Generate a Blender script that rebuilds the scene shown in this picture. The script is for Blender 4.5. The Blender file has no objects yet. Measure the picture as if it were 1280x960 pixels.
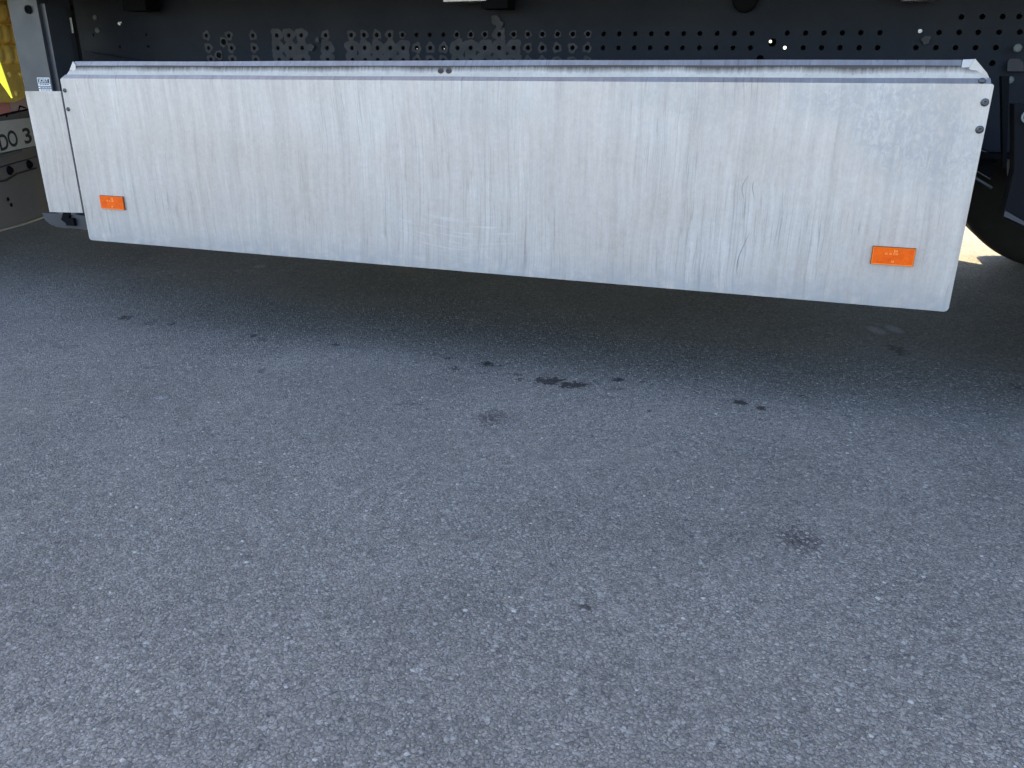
import bpy, bmesh, math, random
from mathutils import Vector, Matrix
random.seed(7)
S = bpy.context.scene
COL = S.collection
R = math.radians

# ------------------------------------------------------------------ camera
ZB, ZT = 0.292, 0.800            # lower and upper edge of the big aluminium side panel
L = 2.6                          # its length along x, its face lies in the plane y = 0
r1 = Vector((0.94470736, 0.12034819, -0.30503166))
r2 = Vector((-0.00390617, 0.93443207, 0.35611998))
r1.normalize(); nn = r1.cross(r2).normalized(); r2 = nn.cross(r1).normalized()
CAM = Vector((2.2257, -2.0885, ZT + 0.0097))
cam_d = bpy.data.cameras.new('camera'); cam = bpy.data.objects.new('camera', cam_d); COL.objects.link(cam)
cx = Vector((r1.x, nn.x, -r2.x)); cy = Vector((r1.y, nn.y, -r2.y)); cz = Vector((r1.z, nn.z, -r2.z))
M = Matrix((( cx.x, -cy.x, -cz.x, CAM.x), (cx.y, -cy.y, -cz.y, CAM.y), (cx.z, -cy.z, -cz.z, CAM.z), (0, 0, 0, 1)))
cam.matrix_world = M
cam_d.sensor_width = 36; cam_d.lens = 1007 / 1280 * 36
cam_d.clip_start = 0.02; cam_d.clip_end = 3000
S.camera = cam
FPX = 1007.0
def ray(px, py):
    a, b = (px - 640) / FPX, (py - 480) / FPX
    return cx * a + cy * b + cz
def aty(px, py, y):
    d = ray(px, py); return CAM + d * ((y - CAM.y) / d.y)
def atz(px, py, z=0.0):
    d = ray(px, py); return CAM + d * ((z - CAM.z) / d.z)
def atplane(px, py, p0, n):
    d = ray(px, py); return CAM + d * ((p0 - CAM).dot(n) / d.dot(n))

# ------------------------------------------------------------------ light
SUN_EL = 54.0
SUN_AZ = -55.0                     # degrees from +y towards +x
w = bpy.data.worlds.new('World'); S.world = w; w.use_nodes = True
nt = w.node_tree; nt.nodes.clear()
sky = nt.nodes.new('ShaderNodeTexSky'); sky.sky_type = 'NISHITA'; sky.sun_disc = False
sky.sun_elevation = R(SUN_EL); sky.sun_rotation = R(SUN_AZ)
sky.air_density = 1.0; sky.dust_density = 1.3; sky.ozone_density = 1.0
bg = nt.nodes.new('ShaderNodeBackground'); bg.inputs['Strength'].default_value = 0.12
wo = nt.nodes.new('ShaderNodeOutputWorld')
nt.links.new(sky.outputs[0], bg.inputs[0]); nt.links.new(bg.outputs[0], wo.inputs[0])
sd = bpy.data.lights.new('sun', 'SUN'); sun = bpy.data.objects.new('sun', sd); COL.objects.link(sun)
sd.energy = 4.3; sd.angle = R(0.53); sd.color = (1.0, 0.86, 0.50)
to_sun = Vector((math.sin(R(SUN_AZ)) * math.cos(R(SUN_EL)), math.cos(R(SUN_AZ)) * math.cos(R(SUN_EL)), math.sin(R(SUN_EL))))
sun.rotation_euler = to_sun.to_track_quat('Z', 'Y').to_euler()
sun.location = (0, 6, 8)
S.view_settings.view_transform = 'Standard'; S.view_settings.look = 'None'
S.view_settings.gamma = 1; S.view_settings.use_curve_mapping = False
S.view_settings.exposure = 2.68

# ------------------------------------------------------------------ node helpers
class NB:
    def __init__(s, name):
        s.m = bpy.data.materials.new(name); s.m.use_nodes = True
        s.t = s.m.node_tree; s.t.nodes.clear()
        s.out = s.n('ShaderNodeOutputMaterial'); s.b = s.n('ShaderNodeBsdfPrincipled')
        s.l(s.b.outputs[0], s.out.inputs[0])
    def n(s, k, **kw):
        x = s.t.nodes.new(k)
        for a, v in kw.items(): setattr(x, a, v)
        return x
    def l(s, a, b): s.t.links.new(a, b)
    def set(s, i, v):
        if hasattr(v, 'is_linked') or isinstance(v, bpy.types.NodeSocket): s.l(v, i)
        else: i.default_value = v
    def math(s, op, a, b=0.0, c=0.0, clamp=False):
        x = s.n('ShaderNodeMath', operation=op, use_clamp=clamp)
        for i, v in enumerate((a, b, c)): s.set(x.inputs[i], v)
        return x.outputs[0]
    def coord(s, scale=(1, 1, 1), loc=(0, 0, 0), rot=(0, 0, 0), src=None):
        if src is None:
            if not hasattr(s, 'tc'): s.tc = s.n('ShaderNodeTexCoord')
            src = s.tc.outputs['Object']
        m = s.n('ShaderNodeMapping'); s.l(src, m.inputs[0])
        m.inputs['Scale'].default_value = scale; m.inputs['Location'].default_value = loc; m.inputs['Rotation'].default_value = rot
        return m.outputs[0]
    def noise(s, vec, scale=5, detail=3, rough=0.55, dist=0.0, out=0):
        x = s.n('ShaderNodeTexNoise'); s.l(vec, x.inputs['Vector'])
        x.inputs['Scale'].default_value = scale; x.inputs['Detail'].default_value = detail
        x.inputs['Roughness'].default_value = rough; x.inputs['Distortion'].default_value = dist
        return x.outputs[out]
    def vor(s, vec, scale=5, feature='F1', dim='2D', rnd=1.0):
        x = s.n('ShaderNodeTexVoronoi', feature=feature, voronoi_dimensions=dim); s.l(vec, x.inputs['Vector'])
        x.inputs['Scale'].default_value = scale; x.inputs['Randomness'].default_value = rnd
        return x
    def ramp(s, fac, a, b, c0=0.0, c1=1.0):
        x = s.n('ShaderNodeMapRange', clamp=True); s.l(fac, x.inputs[0])
        for i, v in enumerate((a, b, c0, c1)): x.inputs[i + 1].default_value = v
        return x.outputs[0]
    def mix(s, fac, a, b, mode='MIX'):
        x = s.n('ShaderNodeMix', data_type='RGBA', blend_type=mode)
        s.set(x.inputs[0], fac); s.set(x.inputs[6], a); s.set(x.inputs[7], b)
        return x.outputs[2]
    def bump(s, h, strength=0.3, dist=0.01, normal=None):
        x = s.n('ShaderNodeBump'); s.l(h, x.inputs['Height'])
        x.inputs['Strength'].default_value = strength; x.inputs['Distance'].default_value = dist
        if normal is not None: s.l(normal, x.inputs['Normal'])
        return x.outputs[0]
def c4(r, g, b): return (r, g, b, 1)

def mat_plain(name, col, rough=0.5, metal=0.0, var=0.25, scale=12, bump=0.15, spec=0.5):
    q = NB(name); v = q.coord()
    n1 = q.noise(v, scale, 5, 0.6); n2 = q.noise(v, scale * 7, 3, 0.6)
    f = q.math('MULTIPLY_ADD', n1, 2 * var, 1 - var)
    f = q.math('MULTIPLY', f, q.math('MULTIPLY_ADD', n2, var, 1 - var / 2))
    q.l(q.mix(1.0, c4(*col), f, 'MULTIPLY'), q.b.inputs['Base Color'])
    q.l(q.ramp(n1, 0.3, 0.7, max(0.05, rough - 0.1), min(1, rough + 0.12)), q.b.inputs['Roughness'])
    q.b.inputs['Metallic'].default_value = metal
    q.b.inputs['Specular IOR Level'].default_value = spec
    q.l(q.bump(n2, bump, 0.002), q.b.inputs['Normal'])
    return q.m

# ------------------------------------------------------------------ mesh helpers
def link(name, me, mat, parent=None):
    o = bpy.data.objects.new(name, me); COL.objects.link(o)
    if mat: me.materials.append(mat)
    if parent: o.parent = parent
    return o
def from_bm(name, bm, mat, parent=None, smooth=False):
    bmesh.ops.recalc_face_normals(bm, faces=bm.faces)
    me = bpy.data.meshes.new(name); bm.to_mesh(me); bm.free()
    if smooth: me.polygons.foreach_set('use_smooth', [True] * len(me.polygons))
    return link(name, me, mat, parent)
def box(bm, x0, x1, y0, y1, z0, z1, mtx=None):
    vs = [bm.verts.new((x, y, z)) for z in (z0, z1) for y in (y0, y1) for x in (x0, x1)]
    for f in ((0, 1, 3, 2), (4, 6, 7, 5), (0, 4, 5, 1), (2, 3, 7, 6), (0, 2, 6, 4), (1, 5, 7, 3)): bm.faces.new([vs[i] for i in f])
    if mtx: bmesh.ops.transform(bm, matrix=mtx, verts=vs)
    return vs
def bevel(bm, w, seg=2, ang=30):
    es = [e for e in bm.edges if len(e.link_faces) == 2 and e.calc_face_angle(0) > R(ang)]
    bmesh.ops.bevel(bm, geom=es, offset=w, segments=seg, affect='EDGES', profile=0.5, clamp_overlap=True)
def prism(bm, pts, vec):                      # polygon (3-D points) pushed along vec
    a = [bm.verts.new(p) for p in pts]; b = [bm.verts.new(Vector(p) + Vector(vec)) for p in pts]
    bm.faces.new(a); bm.faces.new(b[::-1])
    n = len(pts)
    for i in range(n): bm.faces.new((a[i], b[i], b[(i + 1) % n], a[(i + 1) % n]))
def lathe(bm, prof, origin, axis, seg=48):    # prof: (radius, along-axis)
    ax = Vector(axis).normalized(); u = ax.orthogonal().normalized(); v = ax.cross(u)
    rings = []
    for (r, h) in prof:
        if r < 1e-6: rings.append([bm.verts.new(Vector(origin) + ax * h)])
        else: rings.append([bm.verts.new(Vector(origin) + ax * h + (u * math.cos(2 * math.pi * k / seg) + v * math.sin(2 * math.pi * k / seg)) * r) for k in range(seg)])
    for a, b in zip(rings, rings[1:]):
        for k in range(seg):
            k2 = (k + 1) % seg
            if len(a) == 1 and len(b) == 1: continue
            if len(a) == 1: bm.faces.new((a[0], b[k], b[k2]))
            elif len(b) == 1: bm.faces.new((a[k], b[0], a[k2]))
            else: bm.faces.new((a[k], b[k], b[k2], a[k2]))
def empty(name, loc, label=None, cat=None, group=None):
    o = bpy.data.objects.new(name, None); COL.objects.link(o); o.location = loc; o.empty_display_size = 0.2
    if label: o['label'] = label; o['category'] = cat
    if group: o['group'] = group
    return o
def plate_with_holes(name, outline, holes, depth, mat, parent, place):
    """flat sheet (2-D outline, round holes (x, y, r)) as a filled curve -> mesh; place maps (x, y, t) to 3-D"""
    cu = bpy.data.curves.new(name, 'CURVE'); cu.dimensions = '2D'; cu.fill_mode = 'BOTH'; cu.extrude = depth / 2
    def spl(pts):
        s = cu.splines.new('POLY'); s.points.add(len(pts) - 1); s.use_cyclic_u = True
        for i, p in enumerate(pts): s.points[i].co = (p[0], p[1], 0, 1)
    spl(outline)
    for h_ in holes:
        if len(h_) != 3: spl(h_); continue
        x, y, r = h_
        spl([(x + r * math.cos(-2 * math.pi * k / 14), y + r * math.sin(-2 * math.pi * k / 14)) for k in range(14)])
    tmp = bpy.data.objects.new('tmp_curve', cu); COL.objects.link(tmp)
    dg = bpy.context.evaluated_depsgraph_get(); dg.update()
    me = bpy.data.meshes.new_from_object(tmp.evaluated_get(dg))
    bpy.data.objects.remove(tmp)
    for v in me.vertices: v.co = place(v.co.x, v.co.y, v.co.z)
    me.materials.clear()
    return link(name, me, mat, parent)
def text_mesh(name, body, size, mat, parent, place, depth=0.0006, bold=0.0, sx=1.0, align='CENTER'):
    cu = bpy.data.curves.new(name, 'FONT'); cu.body = body; cu.size = size; cu.extrude = depth; cu.offset = bold
    cu.align_x = align; cu.align_y = 'CENTER'
    tmp = bpy.data.objects.new('tmp_text', cu); COL.objects.link(tmp)
    dg = bpy.context.evaluated_depsgraph_get(); dg.update()
    me = bpy.data.meshes.new_from_object(tmp.evaluated_get(dg))
    bpy.data.objects.remove(tmp)
    for v in me.vertices: v.co = place(v.co.x * sx, v.co.y, v.co.z)
    me.materials.clear()
    return link(name, me, mat, parent)

# ------------------------------------------------------------------ materials
def spots(q, vec, lst, soft=0.25, edge=None):
    """sum of soft ellipses: (x, y, rx, ry, angle, strength)"""
    tot = None
    for (x, y, rx, ry, a, st) in lst:
        m = q.n('ShaderNodeMapping', vector_type='TEXTURE'); q.l(vec, m.inputs[0])
        m.inputs['Location'].default_value = (x, y, 0); m.inputs['Rotation'].default_value = (0, 0, a); m.inputs['Scale'].default_value = (rx, ry, 1)
        ln = q.n('ShaderNodeVectorMath', operation='LENGTH'); q.l(m.outputs[0], ln.inputs[0])
        lv = ln.outputs['Value'] if edge is None else q.math('ADD', ln.outputs['Value'], edge)
        f = q.ramp(lv, 1.0, 1.0 - soft, 0.0, st)
        tot = f if tot is None else q.math('MAXIMUM', tot, f)
    return tot

def mat_asphalt():
    q = NB('asphalt'); v = q.coord()
    flat = q.n('ShaderNodeVectorMath', operation='MULTIPLY'); q.l(v, flat.inputs[0]); flat.inputs[1].default_value = (1, 1, 0); v = flat.outputs[0]
    # warp for irregular stones
    wn = q.noise(v, 130, 2, 0.5, out=1)
    wv = q.n('ShaderNodeVectorMath', operation='MULTIPLY_ADD'); q.l(wn, wv.inputs[0]); wv.inputs[1].default_value = (0.004, 0.004, 0); q.l(v, wv.inputs[2]); vv = wv.outputs[0]
    va = q.vor(vv, 150); vb = q.vor(vv, 300); ed = q.vor(vv, 150, 'DISTANCE_TO_EDGE')
    bw = q.n('ShaderNodeRGBToBW'); q.l(va.outputs['Color'], bw.inputs[0])
    bw2 = q.n('ShaderNodeRGBToBW'); q.l(vb.outputs['Color'], bw2.inputs[0])
    fine = q.noise(v, 620, 3, 0.7); mid = q.noise(v, 34, 4, 0.6)
    big = q.noise(v, 1.7, 5, 0.6, 0.4); big2 = q.noise(q.coord((1, 1, 1), (7, 3, 0)), 5.5, 4, 0.6)
    vl = q.vor(vv, 82); bwl = q.n('ShaderNodeRGBToBW'); q.l(vl.outputs['Color'], bwl.inputs[0])
    crev = q.ramp(ed.outputs['Distance'], 0.0, 0.09, 0.0, 1.0)
    f = q.ramp(bw.outputs[0], 0.15, 0.85, 0.80, 1.22)
    f = q.math('MULTIPLY', f, q.ramp(bw2.outputs[0], 0.1, 0.9, 0.68, 1.36))
    f = q.math('MULTIPLY', f, q.ramp(fine, 0.32, 0.68, 0.68, 1.36))
    f = q.math('MULTIPLY', f, q.ramp(bwl.outputs[0], 0.25, 0.85, 0.93, 1.09))
    f = q.math('MULTIPLY', f, q.ramp(crev, 0.0, 1.0, 0.5, 1.06))
    f = q.math('MULTIPLY', f, q.ramp(mid, 0.3, 0.7, 0.93, 1.07))
    f = q.math('MULTIPLY', f, q.ramp(big, 0.3, 0.72, 0.86, 1.13))
    f = q.math('MULTIPLY', f, q.ramp(big2, 0.3, 0.72, 0.93, 1.07))
    base = q.mix(q.ramp(bw2.outputs[0], 0.2, 0.8), c4(0.141, 0.130, 0.118), c4(0.153, 0.135, 0.116))
    col = q.mix(1.0, base, f, 'MULTIPLY')
    vp = q.vor(vv, 48); spp = q.n('ShaderNodeSeparateColor'); q.l(vp.outputs['Color'], spp.inputs[0])
    pit = q.math('MULTIPLY', q.math('GREATER_THAN', spp.outputs[2], 0.80), q.ramp(q.math('ADD', vp.outputs['Distance'], q.math('MULTIPLY', q.math('SUBTRACT', mid, 0.5), 1.2)), 0.26, 0.10))
    col = q.mix(q.math('MULTIPLY', pit, q.ramp(spp.outputs[0], 0.0, 1.0, 0.08, 0.5)), col, c4(0.05, 0.05, 0.052))
    # scattered pale stones
    vc = q.vor(vv, 62); bwc = q.n('ShaderNodeSeparateColor'); q.l(vc.outputs['Color'], bwc.inputs[0])
    pal = q.math('MULTIPLY', q.math('GREATER_THAN', bwc.outputs[0], 0.972), q.ramp(vc.outputs['Distance'], 0.34, 0.22))
    col = q.mix(q.math('MULTIPLY', pal, 0.55), col, c4(0.34, 0.33, 0.30))
    vg = q.vor(v, 260); bwg = q.n('ShaderNodeSeparateColor'); q.l(vg.outputs['Color'], bwg.inputs[0])
    col = q.mix(q.math('MULTIPLY', q.math('MULTIPLY', q.math('GREATER_THAN', bwg.outputs[1], 0.965), q.ramp(vg.outputs['Distance'], 0.4, 0.25)), 0.6), col, c4(0.36, 0.36, 0.35))
    # stains
    sw = q.noise(v, 26, 4, 0.65, out=1)
    sv = q.n('ShaderNodeVectorMath', operation='MULTIPLY_ADD'); q.l(sw, sv.inputs[0]); sv.inputs[1].default_value = (0.022, 0.022, 0)
    off = q.n('ShaderNodeVectorMath', operation='SUBTRACT'); q.l(v, off.inputs[0]); off.inputs[1].default_value = (0.011, 0.011, 0)
    q.l(off.outputs[0], sv.inputs[2])
    def P(px, py, wpx, hpx, st):
        a = atz(px, py); b = atz(px + wpx / 2, py); c = atz(px, py + hpx / 2)
        return (a.x, a.y, (b - a).length, (c - a).length, math.atan2(b.y - a.y, b.x - a.x), st)
    oil = [P(*s) for s in ((688, 476, 46, 10, 1), (716, 481, 44, 9, 1), (608, 455, 17, 7, 1), (568, 460, 14, 5, .9), (561, 448, 10, 5, .7), (651, 474, 12, 5, .95), (648, 468, 14, 4, .7), (627, 457, 10, 4, .6),
           (772, 475, 18, 6, .95), (806, 478, 14, 4, .6), (770, 486, 34, 5, .4), (925, 503, 17, 7, 1), (951, 511, 15, 7, 1), (811, 514, 6, 4, .8), (903, 501, 12, 5, .4),
           (158, 397, 22, 5, .9), (187, 404, 12, 4, .7), (317, 420, 12, 5, .8), (420, 431, 14, 4, .8), (329, 426, 20, 4, .5), (1121, 437, 22, 12, .75), (732, 758, 18, 9, .7), (215, 405, 12, 3, .8), (327, 463, 10, 6, .6),
           (1005, 496, 9, 4, .6), (1060, 520, 14, 4, .5), (742, 476, 8, 3, .8), (512, 505, 40, 6, .35), (87, 433, 60, 5, .3), (1272, 484, 22, 7, .6))]
    eg = q.math('MULTIPLY', q.math('SUBTRACT', q.noise(v, 60, 6, 0.75), 0.5), 4.6)
    so = spots(q, sv.outputs[0], oil, 0.35, eg)
    col = q.mix(q.math('MULTIPLY', so, 0.86), col, c4(0.022, 0.021, 0.022))
    smu = [P(*s) for s in ((614, 523, 54, 24, .9), (999, 674, 70, 40, 1), (1000, 672, 30, 16, 1), (1120, 408, 90, 30, .25), (300, 430, 160, 40, .25), (1150, 776, 60, 24, .2), (735, 760, 60, 26, .3), (240, 545, 120, 30, .15))]
    ss = spots(q, sv.outputs[0], smu, 0.95, eg)
    col = q.mix(q.math('MULTIPLY', ss, 0.9), col, c4(0.035, 0.026, 0.028))
    pale = [P(*s) for s in ((1096, 413, 24, 12, 1), (1117, 411, 22, 12, 1), (1096, 405, 10, 4, .6), (325, 333, 20, 5, .8), (316, 338, 8, 3, .6), (296, 338, 12, 4, .4), (200, 498, 18, 6, .5), (1083, 440, 20, 5, .3))]
    sp = q.math('MULTIPLY', spots(q, sv.outputs[0], pale, 0.6), q.ramp(q.noise(v, 130, 3, 0.6), 0.36, 0.52))
    col = q.mix(q.math('MULTIPLY', sp, 0.7), col, c4(0.36, 0.37, 0.38))
    q.l(col, q.b.inputs['Base Color'])
    q.l(q.math('SUBTRACT', 0.85, q.math('MULTIPLY', so, 0.1)), q.b.inputs['Roughness'])
    q.l(q.math('SUBTRACT', 0.3, q.math('MULTIPLY', so, 0.25)), q.b.inputs['Specular IOR Level'])
    h = q.math('MULTIPLY', q.ramp(ed.outputs['Distance'], 0.0, 0.3, 0.0, 1.0), q.ramp(bw.outputs[0], 0.2, 0.8, 0.55, 1.0))
    h = q.math('ADD', h, q.math('MULTIPLY', fine, 0.55))
    h = q.math('ADD', h, q.math('MULTIPLY', mid, 1.3))
    q.l(q.bump(q.math('SUBTRACT', h, q.math('MULTIPLY', pit, 1.2)), 0.8, 0.0026), q.b.inputs['Normal'])
    return q.m

def mat_alu(name, base=0.60, streak=1.0, grime_z=None, smudge=True, metal=0.35, rough=0.42):
    q = NB(name); v = q.coord()
    # run-off streaks that waver and fan out slightly
    wn = q.noise(q.coord((2.2, 1, 2.4)), 1.0, 3, 0.5, out=1)
    wv = q.n('ShaderNodeVectorMath', operation='MULTIPLY_ADD'); q.l(wn, wv.inputs[0]); wv.inputs[1].default_value = (0.045, 0, 0); q.l(v, wv.inputs[2])
    a = q.noise(q.coord((38, 1, 2.2), src=wv.outputs[0]), 1.0, 4, 0.6)
    b = q.noise(q.coord((130, 1, 11), src=wv.outputs[0]), 1.0, 4, 0.62)
    c = q.noise(q.coord((420, 1, 110)), 1.0, 3, 0.65)
    d = q.noise(q.coord((3.1, 1, 2.6)), 1.0, 5, 0.6)
    e = q.noise(v, 55, 5, 0.65)
    f = q.math('MULTIPLY', q.ramp(a, 0.34, 0.68, 0.88, 1.06), q.ramp(b, 0.3, 0.7, 0.91, 1.07))
    # narrow darker run lines
    run2 = q.noise(q.coord((27, 1, 0.7), (8.3, 0, 4.7), src=wv.outputs[0]), 1.0, 3, 0.55)
    line2 = q.math('MULTIPLY', q.ramp(q.math('ABSOLUTE', q.math('SUBTRACT', run2, 0.47)), 0.012, 0.0), q.ramp(q.noise(q.coord((2.7, 1, 3.6), (3, 0, 9)), 1.0, 3, 0.5), 0.46, 0.6))
    f = q.math('MULTIPLY', f, q.math('MULTIPLY_ADD', line2, -0.26, 1.0))
    run = q.noise(q.coord((62, 1, 0.9), (3.3, 0, 1.7), src=wv.outputs[0]), 1.0, 2, 0.5)
    line = q.math('MULTIPLY', q.ramp(q.math('ABSOLUTE', q.math('SUBTRACT', run, 0.5)), 0.013, 0.0), q.ramp(d, 0.44, 0.58))
    f = q.math('MULTIPLY', f, q.math('MULTIPLY_ADD', line, -0.26, 1.0))
    f = q.math('MULTIPLY', f, q.ramp(c, 0.3, 0.7, 0.93, 1.06))
    f = q.math('MULTIPLY', f, q.ramp(d, 0.32, 0.68, 0.90, 1.05))
    f = q.math('MULTIPLY', f, q.ramp(e, 0.3, 0.7, 0.93, 1.05))
    sep = q.n('ShaderNodeSeparateXYZ'); q.l(v, sep.inputs[0])
    tint = q.mix(q.ramp(d, 0.3, 0.7), c4(base * 1.10, base * 0.985, base * 0.90), c4(base * 1.03, base * 0.975, base * 0.93))
    col = q.mix(1.0, tint, f, 'MULTIPLY')
    rf = q.ramp(b, 0.3, 0.7, rough - 0.08, rough + 0.1)
    if smudge:
        # rain-washed mottling at the top right corner, wiping arcs low in the middle, road dirt along the lower edge
        xz = q.n('ShaderNodeCombineXYZ'); q.l(sep.outputs[0], xz.inputs[0]); q.l(sep.outputs[2], xz.inputs[1])
        w2 = q.noise(q.coord((9, 1, 6)), 1.0, 4, 0.6, out=1)
        w3 = q.n('ShaderNodeVectorMath', operation='MULTIPLY_ADD'); q.l(w2, w3.inputs[0]); w3.inputs[1].default_value = (0.16, 0.16, 0)
        sb = q.n('ShaderNodeVectorMath', operation='SUBTRACT'); q.l(xz.outputs[0], sb.inputs[0]); sb.inputs[1].default_value = (0.08, 0.08, 0); q.l(sb.outputs[0], w3.inputs[2])
        mo = spots(q, w3.outputs[0], [(2.46, 0.70, 0.20, 0.15, -0.5, 1.0), (2.36, 0.76, 0.2, 0.07, 0, .9), (1.95, 0.76, 0.2, 0.05, 0, .5), (1.4, 0.74, 0.25, 0.06, 0, .3)], 0.5)
        cell = q.noise(q.coord((75, 1, 45)), 1.0, 5, 0.7, 1.2)
        col = q.mix(q.math('MULTIPLY', mo, q.ramp(cell, 0.38, 0.58, 0.1, 0.75)), col, c4(0.30, 0.30, 0.305))
        gr = q.math('MULTIPLY', q.ramp(sep.outputs[2], ZB + 0.07, ZB, 0, 1), q.ramp(q.noise(q.coord((22, 1, 30)), 1.0, 5, 0.65), 0.36, 0.56))
        col = q.mix(q.math('MULTIPLY', gr, 0.8), col, c4(0.30, 0.31, 0.32))
        # stains below the reflectors and screws
        st = spots(q, w3.outputs[0], [(2.46, ZB + 0.06, 0.07, 0.065, 0, .7), (0.15, ZB + 0.06, 0.05, 0.07, 0, .5)], 0.8)
        col = q.mix(q.math('MULTIPLY', q.math('MULTIPLY', st, q.ramp(b, 0.4, 0.6, 0.3, 1)), 0.42), col, c4(0.30, 0.31, 0.32))
        # wiping arcs: rings round a point above, only inside a patch
        arc = spots(q, w3.outputs[0], [(1.34, 0.40, 0.22, 0.075, -0.05, 1)], 0.5)
        m = q.n('ShaderNodeMapping'); q.l(xz.outputs[0], m.inputs[0]); m.inputs['Location'].default_value = (-1.40, -1.35, 0)
        ln = q.n('ShaderNodeVectorMath', operation='LENGTH'); q.l(m.outputs[0], ln.inputs[0])
        cb = q.n('ShaderNodeCombineXYZ'); q.l(q.math('MULTIPLY', ln.outputs['Value'], 150), cb.inputs[0]); q.l(q.math('MULTIPLY', sep.outputs[0], 5), cb.inputs[1])
        an = q.noise(cb.outputs[0], 1.0, 3, 0.6)
        col = q.mix(q.math('MULTIPLY', arc, q.ramp(an, 0.55, 0.66, 0, 0.35)), col, c4(0.60, 0.61, 0.62))
    q.l(col, q.b.inputs['Base Color'])
    q.l(rf, q.b.inputs['Roughness']); q.b.inputs['Metallic'].default_value = metal
    wav = q.noise(q.coord((1.1, 1, 2.0)), 1.0, 2, 0.5)
    bp = q.bump(wav, 0.5, 0.012)
    bp = q.bump(q.math('ADD', q.math('MULTIPLY', c, 0.6), e), 0.12, 0.0008, bp)
    q.l(bp, q.b.inputs['Normal'])
    return q.m

def mat_riser():
    q = NB('alu_weathered_flange'); v = q.coord(); sep = q.n('ShaderNodeSeparateXYZ'); q.l(v, sep.inputs[0])
    n = q.noise(q.coord((60, 30, 40)), 1.0, 5, 0.7); n2 = q.noise(q.coord((170, 1, 14)), 1.0, 4, 0.65); n3 = q.noise(q.coord((5, 1, 1)), 1.0, 3, 0.5)
    h = q.math('ADD', sep.outputs[2], q.math('MULTIPLY', q.math('SUBTRACT', n2, 0.5), 0.016))
    h = q.math('ADD', h, q.math('MULTIPLY', q.math('SUBTRACT', n3, 0.5), 0.018))
    dirt = q.ramp(h, ZT + 0.020, ZT + 0.034)
    col = q.mix(1.0, c4(0.74, 0.69, 0.61), q.ramp(n, 0.3, 0.7, 0.88, 1.06), 'MULTIPLY')
    col = q.mix(q.math('MULTIPLY', dirt, 0.95), col, c4(0.11, 0.085, 0.068))
    sp = q.noise(v, 260, 2, 0.5)
    col = q.mix(q.ramp(sp, 0.68, 0.74, 0, 0.6), col, c4(0.12, 0.10, 0.09))
    q.l(col, q.b.inputs['Base Color']); q.b.inputs['Roughness'].default_value = 0.55; q.b.inputs['Metallic'].default_value = 0.1
    q.l(q.bump(n, 0.2, 0.001), q.b.inputs['Normal'])
    return q.m

def mat_reflector():
    q = NB('orange_reflector_plastic'); v = q.coord()
    ck = q.n('ShaderNodeTexChecker'); q.l(q.coord((1, 1, 1), rot=(0, R(45), 0)), ck.inputs['Vector']); ck.inputs['Scale'].default_value = 420
    n = q.noise(v, 60, 3, 0.6)
    col = q.mix(q.ramp(n, 0.35, 0.65), c4(0.66, 0.062, 0.0), c4(0.80, 0.10, 0.0))
    col = q.mix(q.math('MULTIPLY', ck.outputs['Fac'], 0.25), col, c4(0.9, 0.2, 0.01))
    q.l(col, q.b.inputs['Base Color']); q.b.inputs['Roughness'].default_value = 0.35; q.b.inputs['Specular IOR Level'].default_value = 0.2
    q.b.inputs['Coat Weight'].default_value = 0.0
    q.l(q.bump(ck.outputs['Fac'], 0.25, 0.0006), q.b.inputs['Normal'])
    return q.m

A_ASPH = mat_asphalt()
A_ALU = mat_alu('alu_panel', 0.435)
A_ALU2 = mat_alu('alu_end_panel', 0.42, smudge=False)
A_FLG = mat_alu('alu_fold', 0.40, smudge=False, metal=0.85, rough=0.34)
A_RISER = mat_riser()
A_REFL = mat_reflector()
A_REDGE = mat_plain('orange_reflector_rim', (0.85, 0.16, 0.004), 0.35, 0, 0.1, 20, 0.05, 0.2)
A_RBACK = mat_plain('reflector_back_plastic', (0.16, 0.03, 0.01), 0.5)
A_RTXT = mat_plain('reflector_moulded_mark', (1.0, 0.42, 0.08), 0.3, 0, 0.1)
A_SCREW = mat_plain('dull_steel_screw', (0.075, 0.075, 0.078), 0.5, 0.3, 0.3, 60, 0.2)
A_RUST = mat_plain('rusty_bolt', (0.055, 0.038, 0.034), 0.7, 0, 0.4, 90, 0.3)
A_SCREWD = mat_plain('screw_socket', (0.02, 0.02, 0.02), 0.6)
A_FRAME = mat_plain('dark_chassis_paint', (0.015, 0.018, 0.025), 0.55, 0, 0.3, 5, 0.12, 0.12)
A_FRAME2 = mat_plain('black_chassis_parts', (0.006, 0.0065, 0.008), 0.7, 0, 0.3, 14, 0.25, 0.05)
A_PRIMER = mat_plain('rubbed_primer', (0.022, 0.021, 0.026), 0.6, 0, 0.22, 30, 0.1)
A_PLUG = mat_plain('grey_green_plug', (0.12, 0.14, 0.13), 0.6, 0, 0.2, 40)
A_LEG = mat_plain('grey_leg_paint', (0.036, 0.039, 0.047), 0.38, 0.1, 0.15, 8, 0.1)
A_GALV = mat_plain('galvanised_steel', (0.42, 0.42, 0.41), 0.42, 0.8, 0.25, 25, 0.2)
A_RUB = mat_plain('tyre_rubber', (0.022, 0.021, 0.021), 0.75, 0, 0.3, 20, 0.3)
A_RIM = mat_plain('silver_rim', (0.4, 0.41, 0.42), 0.4, 0.7, 0.2, 10)
A_BODY = mat_plain('white_body_side', (0.55, 0.56, 0.57), 0.45, 0, 0.08, 2, 0.05)
A_PLY = mat_plain('dark_floor_underside', (0.03, 0.03, 0.032), 0.8)
A_WHITE = mat_plain('white_sticker', (0.72, 0.73, 0.75), 0.5, 0, 0.06, 30, 0.02)
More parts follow.
